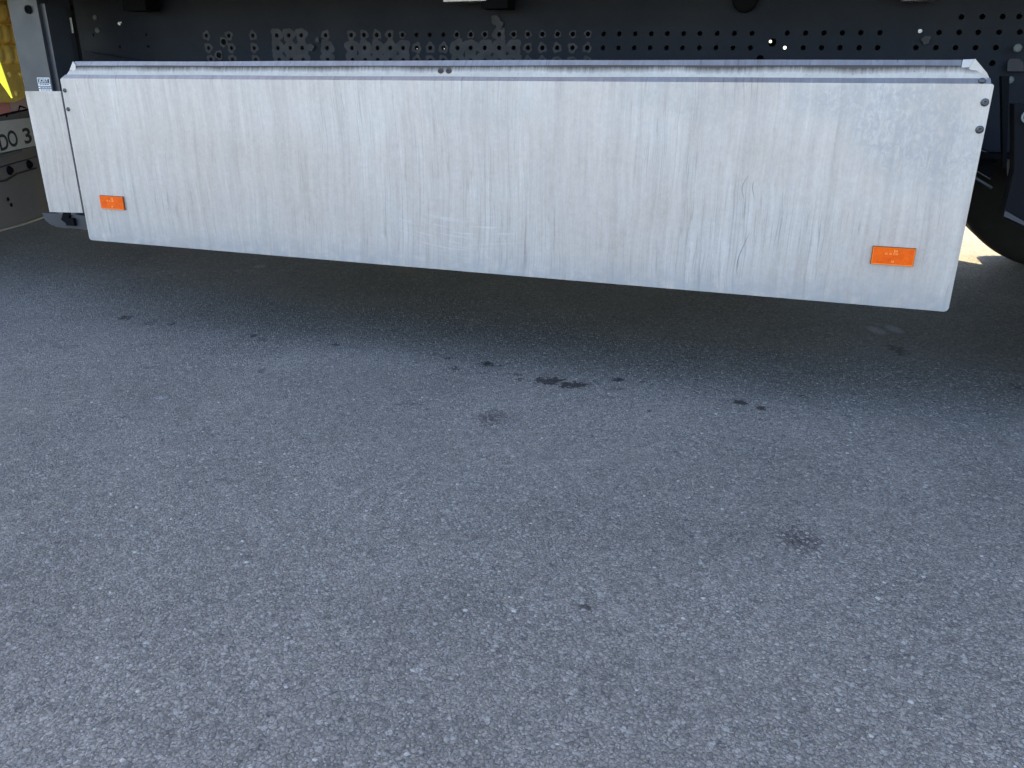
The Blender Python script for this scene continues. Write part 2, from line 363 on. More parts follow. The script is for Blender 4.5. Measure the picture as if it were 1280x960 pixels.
A_GLEAM = mat_plain('white_gleam', (0.88, 0.88, 0.84), 0.4, 0, 0.03)  # bright white that imitates daylight gleams on the dark beam
A_INK = mat_plain('black_ink', (0.02, 0.02, 0.03), 0.5, 0, 0.1)
A_YEL = mat_plain('yellow_rubber', (0.95, 0.66, 0.15), 0.6, 0, 0.3, 18, 0.3)
A_YELB = mat_plain('sunlit_yellow', (0.95, 0.82, 0.03), 0.7, 0, 0.04, 200, 0.3)  # sunlight put into the colour, for a lit corner of the yellow rubber
A_LAMPR = mat_plain('faded_red_plastic', (0.80, 0.34, 0.30), 0.35, 0, 0.15, 20)
A_LAMPP = mat_plain('pale_pink_plastic', (0.72, 0.52, 0.50), 0.4, 0, 0.15, 20)
A_BUMP = mat_plain('dusty_grey_plastic', (0.17, 0.158, 0.15), 0.6, 0, 0.22, 9, 0.25)
A_PLATE = mat_plain('dirty_number_plate', (0.64, 0.62, 0.56), 0.5, 0, 0.15, 30, 0.1)

# ------------------------------------------------------------------ ground
bm = bmesh.new()
bmesh.ops.create_grid(bm, x_segments=8, y_segments=8, size=400)
g = from_bm('ground', bm, A_ASPH); g['kind'] = 'structure'

# stones standing a millimetre proud of the binder, as in worn tarmac (one uncountable object)
import numpy as np
def mat_stone():
    q = NB('asphalt_stone'); g_ = q.n('ShaderNodeNewGeometry'); rnd = g_.outputs['Random Per Island']
    v = q.coord(); n = q.noise(v, 700, 2, 0.6); big = q.noise(v, 1.7, 5, 0.6, 0.4)
    f = q.math('MULTIPLY', q.ramp(rnd, 0, 1, 0.62, 1.38), q.ramp(n, 0.3, 0.7, 0.75, 1.25))
    f = q.math('MULTIPLY', f, q.ramp(big, 0.3, 0.72, 0.86, 1.13))
    col = q.mix(1.0, c4(0.156, 0.142, 0.126), f, 'MULTIPLY')
    w1 = q.n('ShaderNodeTexWhiteNoise', noise_dimensions='1D'); q.l(rnd, w1.inputs['W'])
    col = q.mix(q.math('MULTIPLY', q.math('GREATER_THAN', w1.outputs['Value'], 0.985), 0.7), col, c4(0.36, 0.34, 0.30))
    q.l(col, q.b.inputs['Base Color']); q.b.inputs['Roughness'].default_value = 0.7; q.b.inputs['Specular IOR Level'].default_value = 0.35
    return q.m
rg = np.random.default_rng(5)
zones = [(0.5, 3.3, -1.9, -0.6, 40000), (-1.0, 4.0, -0.6, 0.5, 34000), (-2.4, 4.2, 0.5, 2.2, 16000), (-2.4, -1.0, -0.6, 0.5, 3000)]
cen = np.concatenate([np.stack([rg.uniform(a, b, n), rg.uniform(c, d, n)], 1) for a, b, c, d, n in zones])
# leave the oily spots bare
keep = np.ones(len(cen), bool)
for px, py, wpx in ((688, 476, 60), (716, 481, 60), (608, 455, 22), (925, 503, 24), (951, 511, 20), (772, 475, 20)):
    c_ = atz(px, py); e_ = (atz(px + wpx / 2, py) - c_).length
    keep &= np.hypot((cen[:, 0] - c_.x), (cen[:, 1] - c_.y) * 1.3) > e_
cen = cen[keep]; N = len(cen)
rad = rg.gamma(4.0, 0.00055, N) + 0.0008; rad = np.minimum(rad, 0.0055); hgt = rad * rg.uniform(0.25, 0.6, N); hgt = np.minimum(hgt, 0.0018)
ph = rg.uniform(0, 6.28, N)
k5 = np.arange(5) * 2 * np.pi / 5
V = np.zeros((N, 11, 3))
for ringi, (rs, zs) in enumerate(((1.0, -0.3), (0.72, 0.72))):
    jit = rg.uniform(0.72, 1.25, (N, 5)); a_ = ph[:, None] + k5[None] + rg.uniform(-0.25, 0.25, (N, 5))
    V[:, ringi * 5:ringi * 5 + 5, 0] = cen[:, :1] + rad[:, None] * rs * jit * np.cos(a_)
    V[:, ringi * 5:ringi * 5 + 5, 1] = cen[:, 1:] + rad[:, None] * rs * jit * np.sin(a_) * 0.8
    V[:, ringi * 5:ringi * 5 + 5, 2] = hgt[:, None] * (zs + (rg.uniform(-0.25, 0.25, (N, 5)) if ringi else 0))
V[:, 10, 0] = cen[:, 0]; V[:, 10, 1] = cen[:, 1]; V[:, 10, 2] = hgt
tri = []
for k in range(5):
    j = (k + 1) % 5; tri += [(k, j, 5 + j), (k, 5 + j, 5 + k), (5 + k, 5 + j, 10)]
F = (np.arange(N) * 11)[:, None, None] + np.array(tri)[None]
me = bpy.data.meshes.new('asphalt_stones'); nf = N * 15
me.vertices.add(N * 11); me.vertices.foreach_set('co', V.reshape(-1))
me.loops.add(nf * 3); me.loops.foreach_set('vertex_index', F.reshape(-1).astype(np.int32))
me.polygons.add(nf); me.polygons.foreach_set('loop_start', np.arange(nf, dtype=np.int32) * 3)
me.update(calc_edges=True); me.validate()
so_ = link('asphalt_stones', me, mat_stone()); so_['kind'] = 'stuff'; so_['label'] = 'small grey stones set in the worn tarmac'; so_['category'] = 'stones'

# ------------------------------------------------------------------ the semi trailer
T = empty('semi_trailer', (0, 0, 0), 'semi trailer with a long streaked aluminium side panel below a dark perforated beam', 'trailer')

# --- big side panel: folded sheet. profile (y, z) from the lower return to the top lip
PY = 0.0
def folded(name, prof_cols, mat, thick=0.0025):
    """prof_cols: list of columns [(x, y, z) ...] all the same length, lofted"""
    bm = bmesh.new()
    cols = [[bm.verts.new(p) for p in c] for c in prof_cols]
    for a, b in zip(cols, cols[1:]):
        for i in range(len(a) - 1): bm.faces.new((a[i], b[i], b[i + 1], a[i + 1]))
    return from_bm(name, bm, mat, T)
# front face with rounded lower corners, side and bottom returns
bm = bmesh.new()
def rr(x0, x1, z0, z1, rb, rt):
    pts = []
    for (cxx, czz, r, a0) in ((x0 + rb, z0 + rb, rb, 180), (x1 - rb, z0 + rb, rb, 270), (x1 - rt, z1 - rt, rt, 0), (x0 + rt, z1 - rt, rt, 90)):
        for k in range(6): pts.append((cxx + r * math.cos(R(a0 + 18 * k)), czz + r * math.sin(R(a0 + 18 * k))))
    return pts
# true outline measured at the four corners
out = rr(0.0, L, ZB, ZT, 0.010, 0.006)
nseg = len(out)
front = [bm.verts.new((x, PY, z)) for x, z in out]; bm.faces.new(front)
def ring(inset, y):
    r_ = []
    for x, z in out:
        X = min(max(x, 0 + inset), L - inset); Z = min(max(z, ZB + inset), ZT - inset)
        r_.append((X, y, Z))
    return r_
mid = [bm.verts.new((x + (0.0008 if x < 1 else -0.0008) * 0, 0.020, z)) for x, z in out]
for i in range(nseg):
    j = (i + 1) % nseg
    if abs(out[i][1] - ZT) < 1e-6 and abs(out[j][1] - ZT) < 1e-6: continue   # top stays open for the ledge
    bm.faces.new((front[i], mid[i], mid[j], front[j]))
es = [e for e in bm.edges if len(e.link_faces) == 2 and e.calc_face_angle(0) > R(60)]
bmesh.ops.bevel(bm, geom=es, offset=0.0022, segments=2, affect='EDGES', profile=0.5)
panel = from_bm('side_panel', bm, A_ALU, T)
panel['label'] = 'large streaked aluminium side panel with two orange reflectors'

# ledge (sky-lit fold) on top of the front face, then the riser and the top lip, mitred towards the ends
def quad_strip(name, pts_lo, pts_hi, mat, thick, parent):
    bm = bmesh.new(); n = len(pts_lo)
    lo = [bm.verts.new(p) for p in pts_lo]; hi = [bm.verts.new(p) for p in pts_hi]
    for i in range(n - 1): bm.faces.new((lo[i], lo[i + 1], hi[i + 1], hi[i]))
    r = bmesh.ops.solidify(bm, geom=bm.faces[:], thickness=thick)
    return from_bm(name, bm, mat, parent)
NX = 40
def xs(a, b): return [a + (b - a) * i / NX for i in range(NX + 1)]
def wob(x, s): return 0.0006 * math.sin(3.1 * x + s) + 0.0004 * math.sin(9.7 * x + 2 * s)
z1, z2, z3 = ZT + 0.0105, ZT + 0.0375, ZT + 0.0495
ledge = quad_strip('ledge_fold', [(x, 0.0006, ZT + 0.0002) for x in xs(0.003, L - 0.006)], [(x, 0.0095, z1 + wob(x, 1)) for x in xs(0.016, L - 0.008)], A_FLG, 0.002, panel)
riser = quad_strip('riser', [(x, 0.0105, z1 - 0.001 + wob(x, 1)) for x in xs(0.018, L - 0.012)], [(x, 0.020, z2 + wob(x, 2)) for x in xs(0.040, L - 0.052)], A_RISER, 0.002, panel)
lip = quad_strip('top_lip', [(x, 0.0175, z2 - 0.0005 + wob(x, 2)) for x in xs(0.043, L - 0.068)], [(x, 0.0255, z3 + wob(x, 3)) for x in xs(0.046, L - 0.068)], A_FLG, 0.002, panel)
bm = bmesh.new()     # upturned end gussets that close the channel
prism(bm, [(L - 0.067, 0.0185, z2 - 0.004), (L - 0.049, 0.0185, z2 - 0.006), (L - 0.0435, 0.021, z3 + 0.0005), (L - 0.0665, 0.022, z3 - 0.0005)], (0, 0.003, 0))
prism(bm, [(L - 0.0525, 0.0168, z2 - 0.007), (L - 0.008, 0.0162, z1 - 0.0005), (L - 0.016, 0.0162, z1 + 0.012), (L - 0.0435, 0.0172, z3 + 0.001)], (0, 0.003, 0))
from_bm('end_gusset', bm, A_ALU2, panel)
bm = bmesh.new()
prism(bm, [(0.018, 0.0145, z1 - 0.001), (0.052, 0.0145, z1 + 0.004), (0.055, 0.016, z2 + 0.002), (0.046, 0.017, z3)], (0, 0.003, 0))
from_bm('end_gusset', bm, A_ALU2, panel)

# --- screws
def screw(px, py, y, parent, r=0.0075, normal=(0, -1, 0), pt=None, mat=None):
    p = pt if pt is not None else aty(px, py, y)
    bm = bmesh.new()
    lathe(bm, [(r * 1.25, 0), (r * 1.25, 0.0012), (r * 0.95, 0.002), (r * 0.8, 0.0042), (r * 0.45, 0.0052), (r * 0.42, 0.0030), (0, 0.0030)], p, normal, 20)
    return from_bm('screw', bm, mat or A_SCREW, parent, True)
for (px, py) in ((1231, 128), (1224.5, 162), (81, 113), (85.3, 136.5)): screw(px, py, -0.0002, panel, 0.0068 if px > 600 else 0.0052)
screw(551, 89, 0.0155, panel, 0.0068, mat=A_RUST); screw(561, 89, 0.0155, panel, 0.0068, mat=A_RUST)
screw(0, 0, 0, panel, 0.0065, (0, -0.42, 0.9), Vector((L - 0.024, 0.006, ZT + 0.0062)))

# --- reflectors
def reflector(quad, name='reflector'):
    c = sum((aty(px, py, -0.004) for px, py in quad), Vector()) / 4
    W, H = 0.094, 0.043
    root = None
    bm = bmesh.new(); box(bm, c.x - W / 2, c.x + W / 2, -0.0045, -0.0001, c.z - H / 2, c.z + H / 2); bevel(bm, 0.001)
    root = from_bm(name, bm, A_RBACK, panel)
    bm = bmesh.new(); box(bm, c.x - W / 2 + 0.0012, c.x + W / 2 - 0.0012, -0.0085, -0.0046, c.z - H / 2 + 0.0012, c.z + H / 2 - 0.0012); bevel(bm, 0.0012)
    # raised rim and prismatic field share one lens: inset the front face
    ff = [f for f in bm.faces if f.normal.y < -0.9 and f.calc_area() > 0.001] or [max(bm.faces, key=lambda f: f.calc_area())]
    for f in bm.faces: f.material_index = 1
    bmesh.ops.recalc_face_normals(bm, faces=bm.faces)
    f = max((f for f in bm.faces if f.calc_center_median().y < -0.0083), key=lambda f: f.calc_area())
    bmesh.ops.inset_region(bm, faces=[f], thickness=0.0030, depth=-0.0008)
    f.material_index = 0
    me = bpy.data.meshes.new('lens'); bm.to_mesh(me); bm.free()
    # moulded approval marks as very low relief text
    def add_text(body, size, x, z):
        cu = bpy.data.curves.new('t', 'FONT'); cu.body = body; cu.size = size; cu.extrude = 0.0002; cu.align_x = 'CENTER'; cu.align_y = 'CENTER'
        t = bpy.data.objects.new('t', cu); COL.objects.link(t); dg = bpy.context.evaluated_depsgraph_get(); dg.update()
        tm = bpy.data.meshes.new_from_object(t.evaluated_get(dg)); bpy.data.objects.remove(t)
        b = bmesh.new(); b.from_mesh(me); n0 = len(b.faces); b.from_mesh(tm); b.faces.ensure_lookup_table(); b.verts.ensure_lookup_table()
        nv = len(me.vertices)
        for v in b.verts[nv:]:
            v.co = Vector((x + v.co.x, -0.0080 - v.co.z, z + v.co.y))
        for ff_ in b.faces[n0:]: ff_.material_index = 2
        b.to_mesh(me); b.free()
    add_text('E4', 0.0085, c.x + 0.004, c.z + 0.0125)
    add_text('02 1A 3333', 0.0062, c.x - 0.004, c.z + 0.0055)
    add_text('IA', 0.0070, c.x + 0.001, c.z - 0.0125)
    o = link('lens', me, A_REFL, root); me.materials.append(A_REDGE); me.materials.append(A_RTXT)
    return root
r_a = reflector([(1091, 308), (1144.5, 312), (1141, 333), (1089, 328)]); r_b = reflector([(124, 245), (154, 246), (157, 261), (127, 261)])

# --- scratches in the sheet
def scratch(pts, w0=0.0011):
    P3 = [aty(px, py, -0.0006) for px, py in pts]
    bm = bmesh.new(); prev = None
    n = len(P3)
    dense = []
    for i in range(n - 1):
        for k in range(6):
            t = k / 6
            p0 = P3[max(i - 1, 0)]; p1 = P3[i]; p2 = P3[i + 1]; p3 = P3[min(i + 2, n - 1)]
            dense.append(0.5 * ((2 * p1) + (p2 - p0) * t + (2 * p0 - 5 * p1 + 4 * p2 - p3) * t * t + (3 * p1 - p0 - 3 * p2 + p3) * t ** 3))
    dense.append(P3[-1])
    m = len(dense)
    for i, p in enumerate(dense):
        w_ = 0.75 * w0 * (0.25 + 0.75 * math.sin(math.pi * i / (m - 1))) * random.uniform(0.6, 1.2)
        a = bm.verts.new((p.x - w_, p.y, p.z)); b = bm.verts.new((p.x + w_, p.y, p.z)); c = bm.verts.new((p.x, p.y - 0.0004, p.z))
        if prev:
            bm.faces.new((prev[0], prev[2], c, a)); bm.faces.new((prev[2], prev[1], b, c))
        prev = (a, b, c)
    return from_bm('scratch', bm, A_SCR, panel)
A_SCR = mat_plain('scratch_groove', (0.22, 0.22, 0.23), 0.6, 0.3)
scratch([(936, 219), (930, 228), (927.5, 237), (929.5, 247)], 0.0009)
scratch([(942, 228), (940.5, 234), (942.5, 246)], 0.0009)
scratch([(937, 291), (931, 304), (924.5, 318), (921, 332), (921.5, 344)], 0.0011)
scratch([(417, 305), (420, 306), (426, 307)], 0.0009)
scratch([(922, 336), (923, 324)], 0.0006)

# --- narrow end panel left of the big one
bm = bmesh.new()
prism(bm, [tuple(aty(*p, 0.012)) for p in ((31, 114), (75.6, 114), (103.4, 266), (62, 265))], (0, 0.016, 0))
bevel(bm, 0.0015)
ep = from_bm('end_panel', bm, A_ALU2, T); ep['label'] = 'narrow plain aluminium panel left of the large one'

# --- storage box carcass behind the panel
bm = bmesh.new(); box(bm, 0.03, L - 0.05, 0.03, 0.50, ZB + 0.02, ZT - 0.09); from_bm('pallet_box', bm, A_FRAME2, T)

# --- chassis beams with their perforated webs
YW = 0.56
def row(xlist, y0, y1, r=0.0072):
    a, b = xlist[0], xlist[-1]
    return [(x, y0 + (y1 - y0) * (x - a) / max(1, (b - a)), r) for x in xlist]
rowA = [258, 286, 316, 346, 361, 376.5, 407, 439, 455, 471, 487, 503, 520.5, 537, 554, 571, 588.5, 606, 624, 642, 660, 678, 697, 716, 735, 754.5, 774, 794, 814, 834, 854.5, 875, 896.5, 918, 940, 984, 1007, 1030, 1053, 1076, 1100, 1174, 1199, 1223, 1249, 1275]
rowB = [261, 289.5, 318, 347.5, 363, 378, 409, 440, 456, 472, 488, 504, 521, 538, 554.5, 572, 588.5, 606, 624, 642, 660, 678, 696.5, 715.5, 734, 753.5, 773, 792.5, 812.5, 833, 853, 874, 895, 916, 938, 1004, 1027, 1050, 1074, 1097, 1145, 1170, 1194.5, 1219.5, 1245, 1271]
rowC = [264, 291, 320, 349.5, 364.5, 379.5, 410, 441, 457, 472.5, 488.5, 504.5, 521.5, 538, 554.5, 572, 588.5, 606, 624, 642, 660, 678, 696.5, 715, 734]
hp = row(rowA, 44.6, 40) + row(rowB, 60, 59.5) + row(rowC, 74.3, 76.5) + row([1202, 1228, 1253.5, 1274], 21, 20.5)
hp += [(280, 52.5, .0105), (274, 69, .0105), (965.5, 53, .0115), (950, 74, .0115), (1240.5, 79, .008), (981, 59.5, .0072), (1150, 39, .0072), (117, 43.5, .006), (185.5, 58, .006), (148, 29, .0075), (150, 58.5, .006), (183, 43.5, .005)]
holes = []
for (px, py, r) in hp:
    p = aty(px, py, YW); holes.append((p.x, p.z, r))
X0 = aty(101, 60, YW).x; X1 = 5.2
beam = empty('chassis_beam', (0, 0, 0)); beam.parent = T
web = plate_with_holes('web', [(X0, 0.62), (X1, 0.62), (X1, 1.16), (X0, 1.16)], holes, 0.006, A_FRAME, beam, lambda x, y, t: Vector((x, YW + 0.003 + t, y)))
bm = bmesh.new(); box(bm, X0, X1, YW - 0.06, YW + 0.07, 0.605, 0.619); box(bm, X0, X1, YW - 0.06, YW + 0.07, 1.161, 1.175)
from_bm('flange', bm, A_FRAME2, beam)
# rubbed primer round the holes
def annulus(cx_, cz_, r0, r1_, y):
    bm = bmesh.new()
    n = 24; ph = random.random() * 6
    inn = []; ou = []
    for k in range(n):
        a = 2 * math.pi * k / n; rr_ = r1_ * (1 + 0.12 * math.sin(3 * a + ph) + 0.09 * math.sin(5 * a + 2 * ph))
        inn.append(bm.verts.new((cx_ + r0 * math.cos(a), y, cz_ + r0 * math.sin(a)))); ou.append(bm.verts.new((cx_ + rr_ * math.cos(a), y, cz_ + rr_ * math.sin(a))))
    for k in range(n):
        j = (k + 1) % n; bm.faces.new((inn[k], inn[j], ou[j], ou[k]))
    from_bm('primer_mark', bm, A_PRIMER, beam)
for i, (x, z, r) in enumerate(holes):
    px = hp[i][0]; py = hp[i][1]
    if px < 200 or px > 745: continue
    if 510 < px < 560 and py < 50: continue
    if py < 50:
        big = 0.016 if px < 500 else 0.0115
        if 345 < px < 380: big = 0.024
        if 580 < px < 645: big = 0.022 if 615 < px < 635 else 0.012
    else:
        big = 0.027 if (340 < px < 515 or 565 < px < 645) else 0.017
        if 650 < px: big = 0.015
    annulus(x, z, r * 1.02, big, YW - 0.0002 - 0.000018 * i)
for k_, (px, py, r) in enumerate(((620, 25, .014), (625, 31, .013), (1157, 50, .011), (398, 50, .008), (390, 59, .012))):
    p = aty(px, py, YW); annulus(p.x, p.z, 0.0003, r, YW - 0.008 - 0.00012 * k_ )
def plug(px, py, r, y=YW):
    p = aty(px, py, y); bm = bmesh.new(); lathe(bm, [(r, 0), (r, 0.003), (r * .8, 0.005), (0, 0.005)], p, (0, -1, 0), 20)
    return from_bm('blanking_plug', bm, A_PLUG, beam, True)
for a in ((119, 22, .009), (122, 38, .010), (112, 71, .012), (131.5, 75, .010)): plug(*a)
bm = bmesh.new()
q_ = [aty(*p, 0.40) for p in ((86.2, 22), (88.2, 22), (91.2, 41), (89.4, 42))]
prism(bm, [tuple(v) for v in q_], (0, 0.004, 0)); from_bm('gleam_strip', bm, A_GLEAM, T)  # white strip in place of a slit of daylight beside the leg
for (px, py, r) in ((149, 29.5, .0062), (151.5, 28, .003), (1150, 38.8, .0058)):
    bm = bmesh.new(); lathe(bm, [(r, 0), (r * .8, 0.003), (0, 0.004)], aty(px, py, YW - 0.002), (0, -1, 0), 14); from_bm('gleam_dot', bm, A_GLEAM, beam, True)  # white dots painted in as daylight specks where the body blocks the view
# bright specks: the far beam is drilled as well, so daylight shows through where holes line up
YF = 1.94
fh = []
for (px, py, r) in ((148, 29.3, .008), (183.5, 43.5, .005), (155, 58.5, .005), (963, 51.8, .006), (981, 59.6, .007), (1150, 39, .005), (521, 61, .0022), (555, 61, .0022), (948, 74, .003)):
    p = aty(px, py, YF); fh.append((p.x, p.z, r))
fh = [h_ for h_ in fh if h_[1] < 1.13]
fb = empty('chassis_beam', (0, 0, 0)); fb.parent = T
plate_with_holes('web', [(-4.6, 0.62), (X1, 0.62), (X1, 1.16), (-4.6, 1.16)], fh, 0.006, A_FRAME, fb, lambda x, y, t: Vector((x, YF + 0.003 + t, y)))
bm = bmesh.new(); box(bm, -4.6, X1, YF - 0.06, YF + 0.07, 0.605, 0.619); box(bm, -4.6, X1, YF - 0.06, YF + 0.07, 1.161, 1.175)
from_bm('flange', bm, A_FRAME2, fb)

# --- load body above (its underside and walls throw the shade)
bm = bmesh.new(); box(bm, -6.4, 7.2, 0.035, 2.5, 1.20, 4.0); bevel(bm, 0.02); from_bm('load_body', bm, A_BODY, T)
bm = bmesh.new(); box(bm, -6.39, 7.19, 0.05, 2.47, 1.176, 1.198); from_bm('floor', bm, A_PLY, T)
bm = bmesh.new(); box(bm, -6.39, 7.19, 0.037, 0.049, 1.10, 1.196); box(bm, -6.39, 7.19, 2.475, 2.496, 1.10, 1.196); from_bm('side_rail', bm, A_FRAME, T)

# --- cross-member brackets under the rail, seen at the very top of the picture
def bracket(px, py, y, wx, dz, mat, name='bracket'):
    p = aty(px, py, y); bm = bmesh.new(); box(bm, p.x - wx / 2, p.x + wx / 2, y - 0.03, y + 0.04, p.z, p.z + dz); bevel(bm, 0.004)
    return from_bm(name, bm, mat, T)
bracket(622, 11.5, YW - 0.075, 0.085, 0.10, A_FRAME2)
bracket(585, 2.5, YW - 0.085, 0.14, 0.04, A_GALV, 'clamp')
bracket(176, 14, YW - 0.075, 0.10, 0.10, A_FRAME2)
bracket(1148, 1, YW - 0.06, 0.08, 0.06, A_GALV, 'clamp')
bm = bmesh.new(); lathe(bm, [(0, 0), (0.036, 0), (0.036, 0.02), (0.030, 0.024), (0, 0.024)], aty(932, -1, YW - 0.001), (0, -1, 0), 28); from_bm('end_cap', bm, A_FRAME2, T, True)

# --- landing leg
YL = 0.27
leg = empty('landing_leg', (0, 0, 0)); leg.parent = T
xl = aty(31, 112, YL).x; xr = aty(66, 112, YL).x
bm = bmesh.new(); box(bm, xl, xr, YL, YL + 0.14, 0.36, 1.10); bevel(bm, 0.012, 3); from_bm('outer_tube', bm, A_LEG, leg)
bm = bmesh.new(); box(bm, xr + 0.001, xr + 0.022, YL + 0.012, YL + 0.10, 0.38, 1.04); bevel(bm, 0.004, 2)
from_bm('guide_rail', bm, A_LEG, leg)
bm = bmesh.new(); box(bm, xl + 0.02, xr - 0.02, YL + 0.02, YL + 0.12, 0.30, 0.36); bevel(bm, 0.006); from_bm('inner_tube', bm, A_GALV, leg)
# mounting plate with a bore near the top
bm = bmesh.new(); box(bm, xl - 0.05, xr + 0.03, YL - 0.012, YL - 0.001, 1.095, 1.17); bevel(bm, 0.003); from_bm('mounting_plate', bm, A_LEG, leg)
p = aty(36, 12, YL); bm = bmesh.new(); lathe(bm, [(0.014, 0), (0.014, 0.006), (0.009, 0.007), (0.008, 0.001), (0, 0.001)], (p.x, YL, p.z), (0, -1, 0), 24); from_bm('bolt', bm, A_FRAME2, leg, True)
# foot: wide shallow tray seen below the narrow panel
pa = aty(49, 279, YL - 0.05); pb = aty(118, 280, YL - 0.05)
bm = bmesh.new()
zf = pa.z - 0.004; xm = (pa.x + pb.x) / 2 + 0.03; hw = (pb.x - pa.x) / 2 + 0.005
prof = [(-hw, 0.045), (-hw + 0.006, 0.02), (-hw + 0.03, 0.002), (-hw + 0.06, -0.006), (hw - 0.06, -0.006), (hw - 0.03, 0.002), (hw - 0.006, 0.02), (hw, 0.045)]
pts = [(xm + a, YL - 0.05, zf + b) for a, b in prof]
prism(bm, pts, (0, 0.24, 0)); bevel(bm, 0.003)
from_bm('foot', bm, A_LEG, leg)
bm = bmesh.new(); box(bm, xm - 0.05, xm - 0.02, YL - 0.06, YL - 0.052, zf + 0.0, zf + 0.10, Matrix.Translation((xm, 0, zf)) @ Matrix.Rotation(R(30), 4, 'Y') @ Matrix.Translation((-xm, 0, -zf)))
box(bm, xm - 0.02, xm + 0.02, YL - 0.062, YL - 0.051, zf + 0.006, zf + 0.034); bevel(bm, 0.002)
from_bm('foot_bracket', bm, A_FRAME2, leg)
# sticker on the leg
sa = aty(46, 97, YL - 0.0008); sb_ = aty(61.5, 97, YL - 0.0008); sc_ = aty(49, 114, YL - 0.0008)
sw_, sh_ = sb_.x - sa.x, sa.z - sc_.z
def slab(x0, x1, z0, z1, mat, y0, y1, name, parent):
    bm = bmesh.new(); box(bm, x0, x1, y0, y1, z0, z1); return from_bm(name, bm, mat, parent)
st = empty('type_sticker', (0, 0, 0)); st.parent = leg
bm = bmesh.new(); box(bm, sa.x, sa.x + sw_, YL - 0.0010, YL - 0.0002, sa.z - sh_, sa.z)
st_o = from_bm('type_sticker', bm, A_WHITE, leg); bpy.data.objects.remove(st)
def sticker_text():
    me = st_o.data; me.materials.append(A_INK); me.materials.append(A_WHITE)
    b = bmesh.new(); b.from_mesh(me)
    def bar(u0, u1, v0, v1): 
        vs = box(b, sa.x + u0 * sw_, sa.x + u1 * sw_, YL - 0.0014, YL - 0.0011, sa.z - v1 * sh_, sa.z - v0 * sh_)
        for f in vs[0].link_faces: pass
        for f in {f for v_ in vs for f in v_.link_faces}: f.material_index = 1
    bar(0.05, 0.95, 0.06, 0.38); bar(0.0, 1, 0.42, 0.45); bar(0, 1, 0.60, 0.66); bar(0, 1, 0.78, 0.83)
    for v0 in (0.47, 0.70, 0.88):
        u = 0.14
        while u < 0.84:
            wd = random.uniform(0.05, 0.16); bar(u, u + wd, v0, v0 + 0.055); u += wd + 0.04
    cu = bpy.data.curves.new('t', 'FONT'); cu.body = 'JOST'; cu.size = sh_ * 0.34; cu.extrude = 0.0002; cu.offset = 0.0002; cu.align_x = 'CENTER'; cu.align_y = 'CENTER'
    t = bpy.data.objects.new('t', cu); COL.objects.link(t); dg = bpy.context.evaluated_depsgraph_get(); dg.update()
    tm = bpy.data.meshes.new_from_object(t.evaluated_get(dg)); bpy.data.objects.remove(t)
    xs_ = [v.co.x for v in tm.vertices]; kx = 0.78 * sw_ / (max(xs_) - min(xs_)); mx = (max(xs_) + min(xs_)) / 2
    b.verts.ensure_lookup_table(); n0 = len(b.verts); b.from_mesh(tm); b.verts.ensure_lookup_table()
    for v in b.verts[n0:]:
        v.co = Vector((sa.x + sw_ / 2 + (v.co.x - mx) * kx, YL - 0.0018 - v.co.z, sa.z - 0.225 * sh_ + v.co.y))
        for f in v.link_faces: f.material_index = 2
    b.to_mesh(me); b.free()
sticker_text()
# dark inner members right of the leg
bm = bmesh.new()
box(bm, aty(96, 60, 0.42).x, aty(112, 60, 0.42).x + 0.03, 0.44, 0.50, 0.60, 1.09)
bm.free()
bm = bmesh.new()
a = aty(104, 64, 0.535); b_ = aty(175, 77.5, 0.535)
prism(bm, [(a.x, 0.535, a.z), (b_.x, 0.535, b_.z + 0.002), (b_.x, 0.535, b_.z - 0.05), (a.x, 0.535, a.z - 0.1)], (0, 0.01, 0))
from_bm('gusset_plate', bm, A_FRAME, T)

# --- wheels (the far one shows at the right, below the black mudguard bracket)
def wheel(xc, y0, y1, Rr=0.50, face=-1):
    wr = empty('wheel', (0, 0, 0)); wr.parent = T
    W_ = y1 - y0; bm = bmesh.new()
    prof = [(0.29, 0.0), (0.30, 0.0), (0.36, -0.012 + 0.012), (0.42, 0.0), (Rr - 0.045, 0.004), (Rr - 0.018, 0.014), (Rr - 0.004, 0.030), (Rr, 0.05)]
    k = 0.075
    while k < W_ - 0.06:
        prof += [(Rr, k), (Rr - 0.012, k + 0.002), (Rr - 0.012, k + 0.010), (Rr, k + 0.012)]; k += 0.062
    prof += [(Rr, W_ - 0.05), (Rr - 0.004, W_ - 0.030), (Rr - 0.018, W_ - 0.014), (Rr - 0.045, W_ - 0.004), (0.42, W_), (0.36, W_), (0.29, W_)]
    lathe(bm, prof, (xc, y0, Rr + 0.001), (0, 1, 0), 96)
    from_bm('tyre', bm, A_RUB, wr, True)
    bm = bmesh.new(); lathe(bm, [(0.288, 0.01), (0.27, 0.03), (0.25, 0.05), (0.20, W_ * 0.35), (0.12, W_ * 0.38), (0.0, W_ * 0.36)], (xc, y0, Rr), (0, 1, 0), 48)
    lathe(bm, [(0.288, W_ - 0.01), (0.27, W_ - 0.03), (0.25, W_ - 0.05), (0.22, W_ * 0.5), (0.12, W_ * 0.46), (0.0, W_ * 0.46)], (xc, y0, Rr), (0, 1, 0), 48)
    from_bm('rim', bm, A_RIM, wr, True)
XW = 3.37
for i in range(2):
    wheel(XW + 1.31 * i, 0.06, 0.43); wheel(XW + 1.31 * i, 2.07, 2.44)
    bm = bmesh.new(); lathe(bm, [(0, 0), (0.065, 0), (0.065, 1.62), (0, 1.62)], (XW + 1.31 * i, 0.44, 0.50), (0, 1, 0), 20); from_bm('axle', bm, A_FRAME2, T, True)
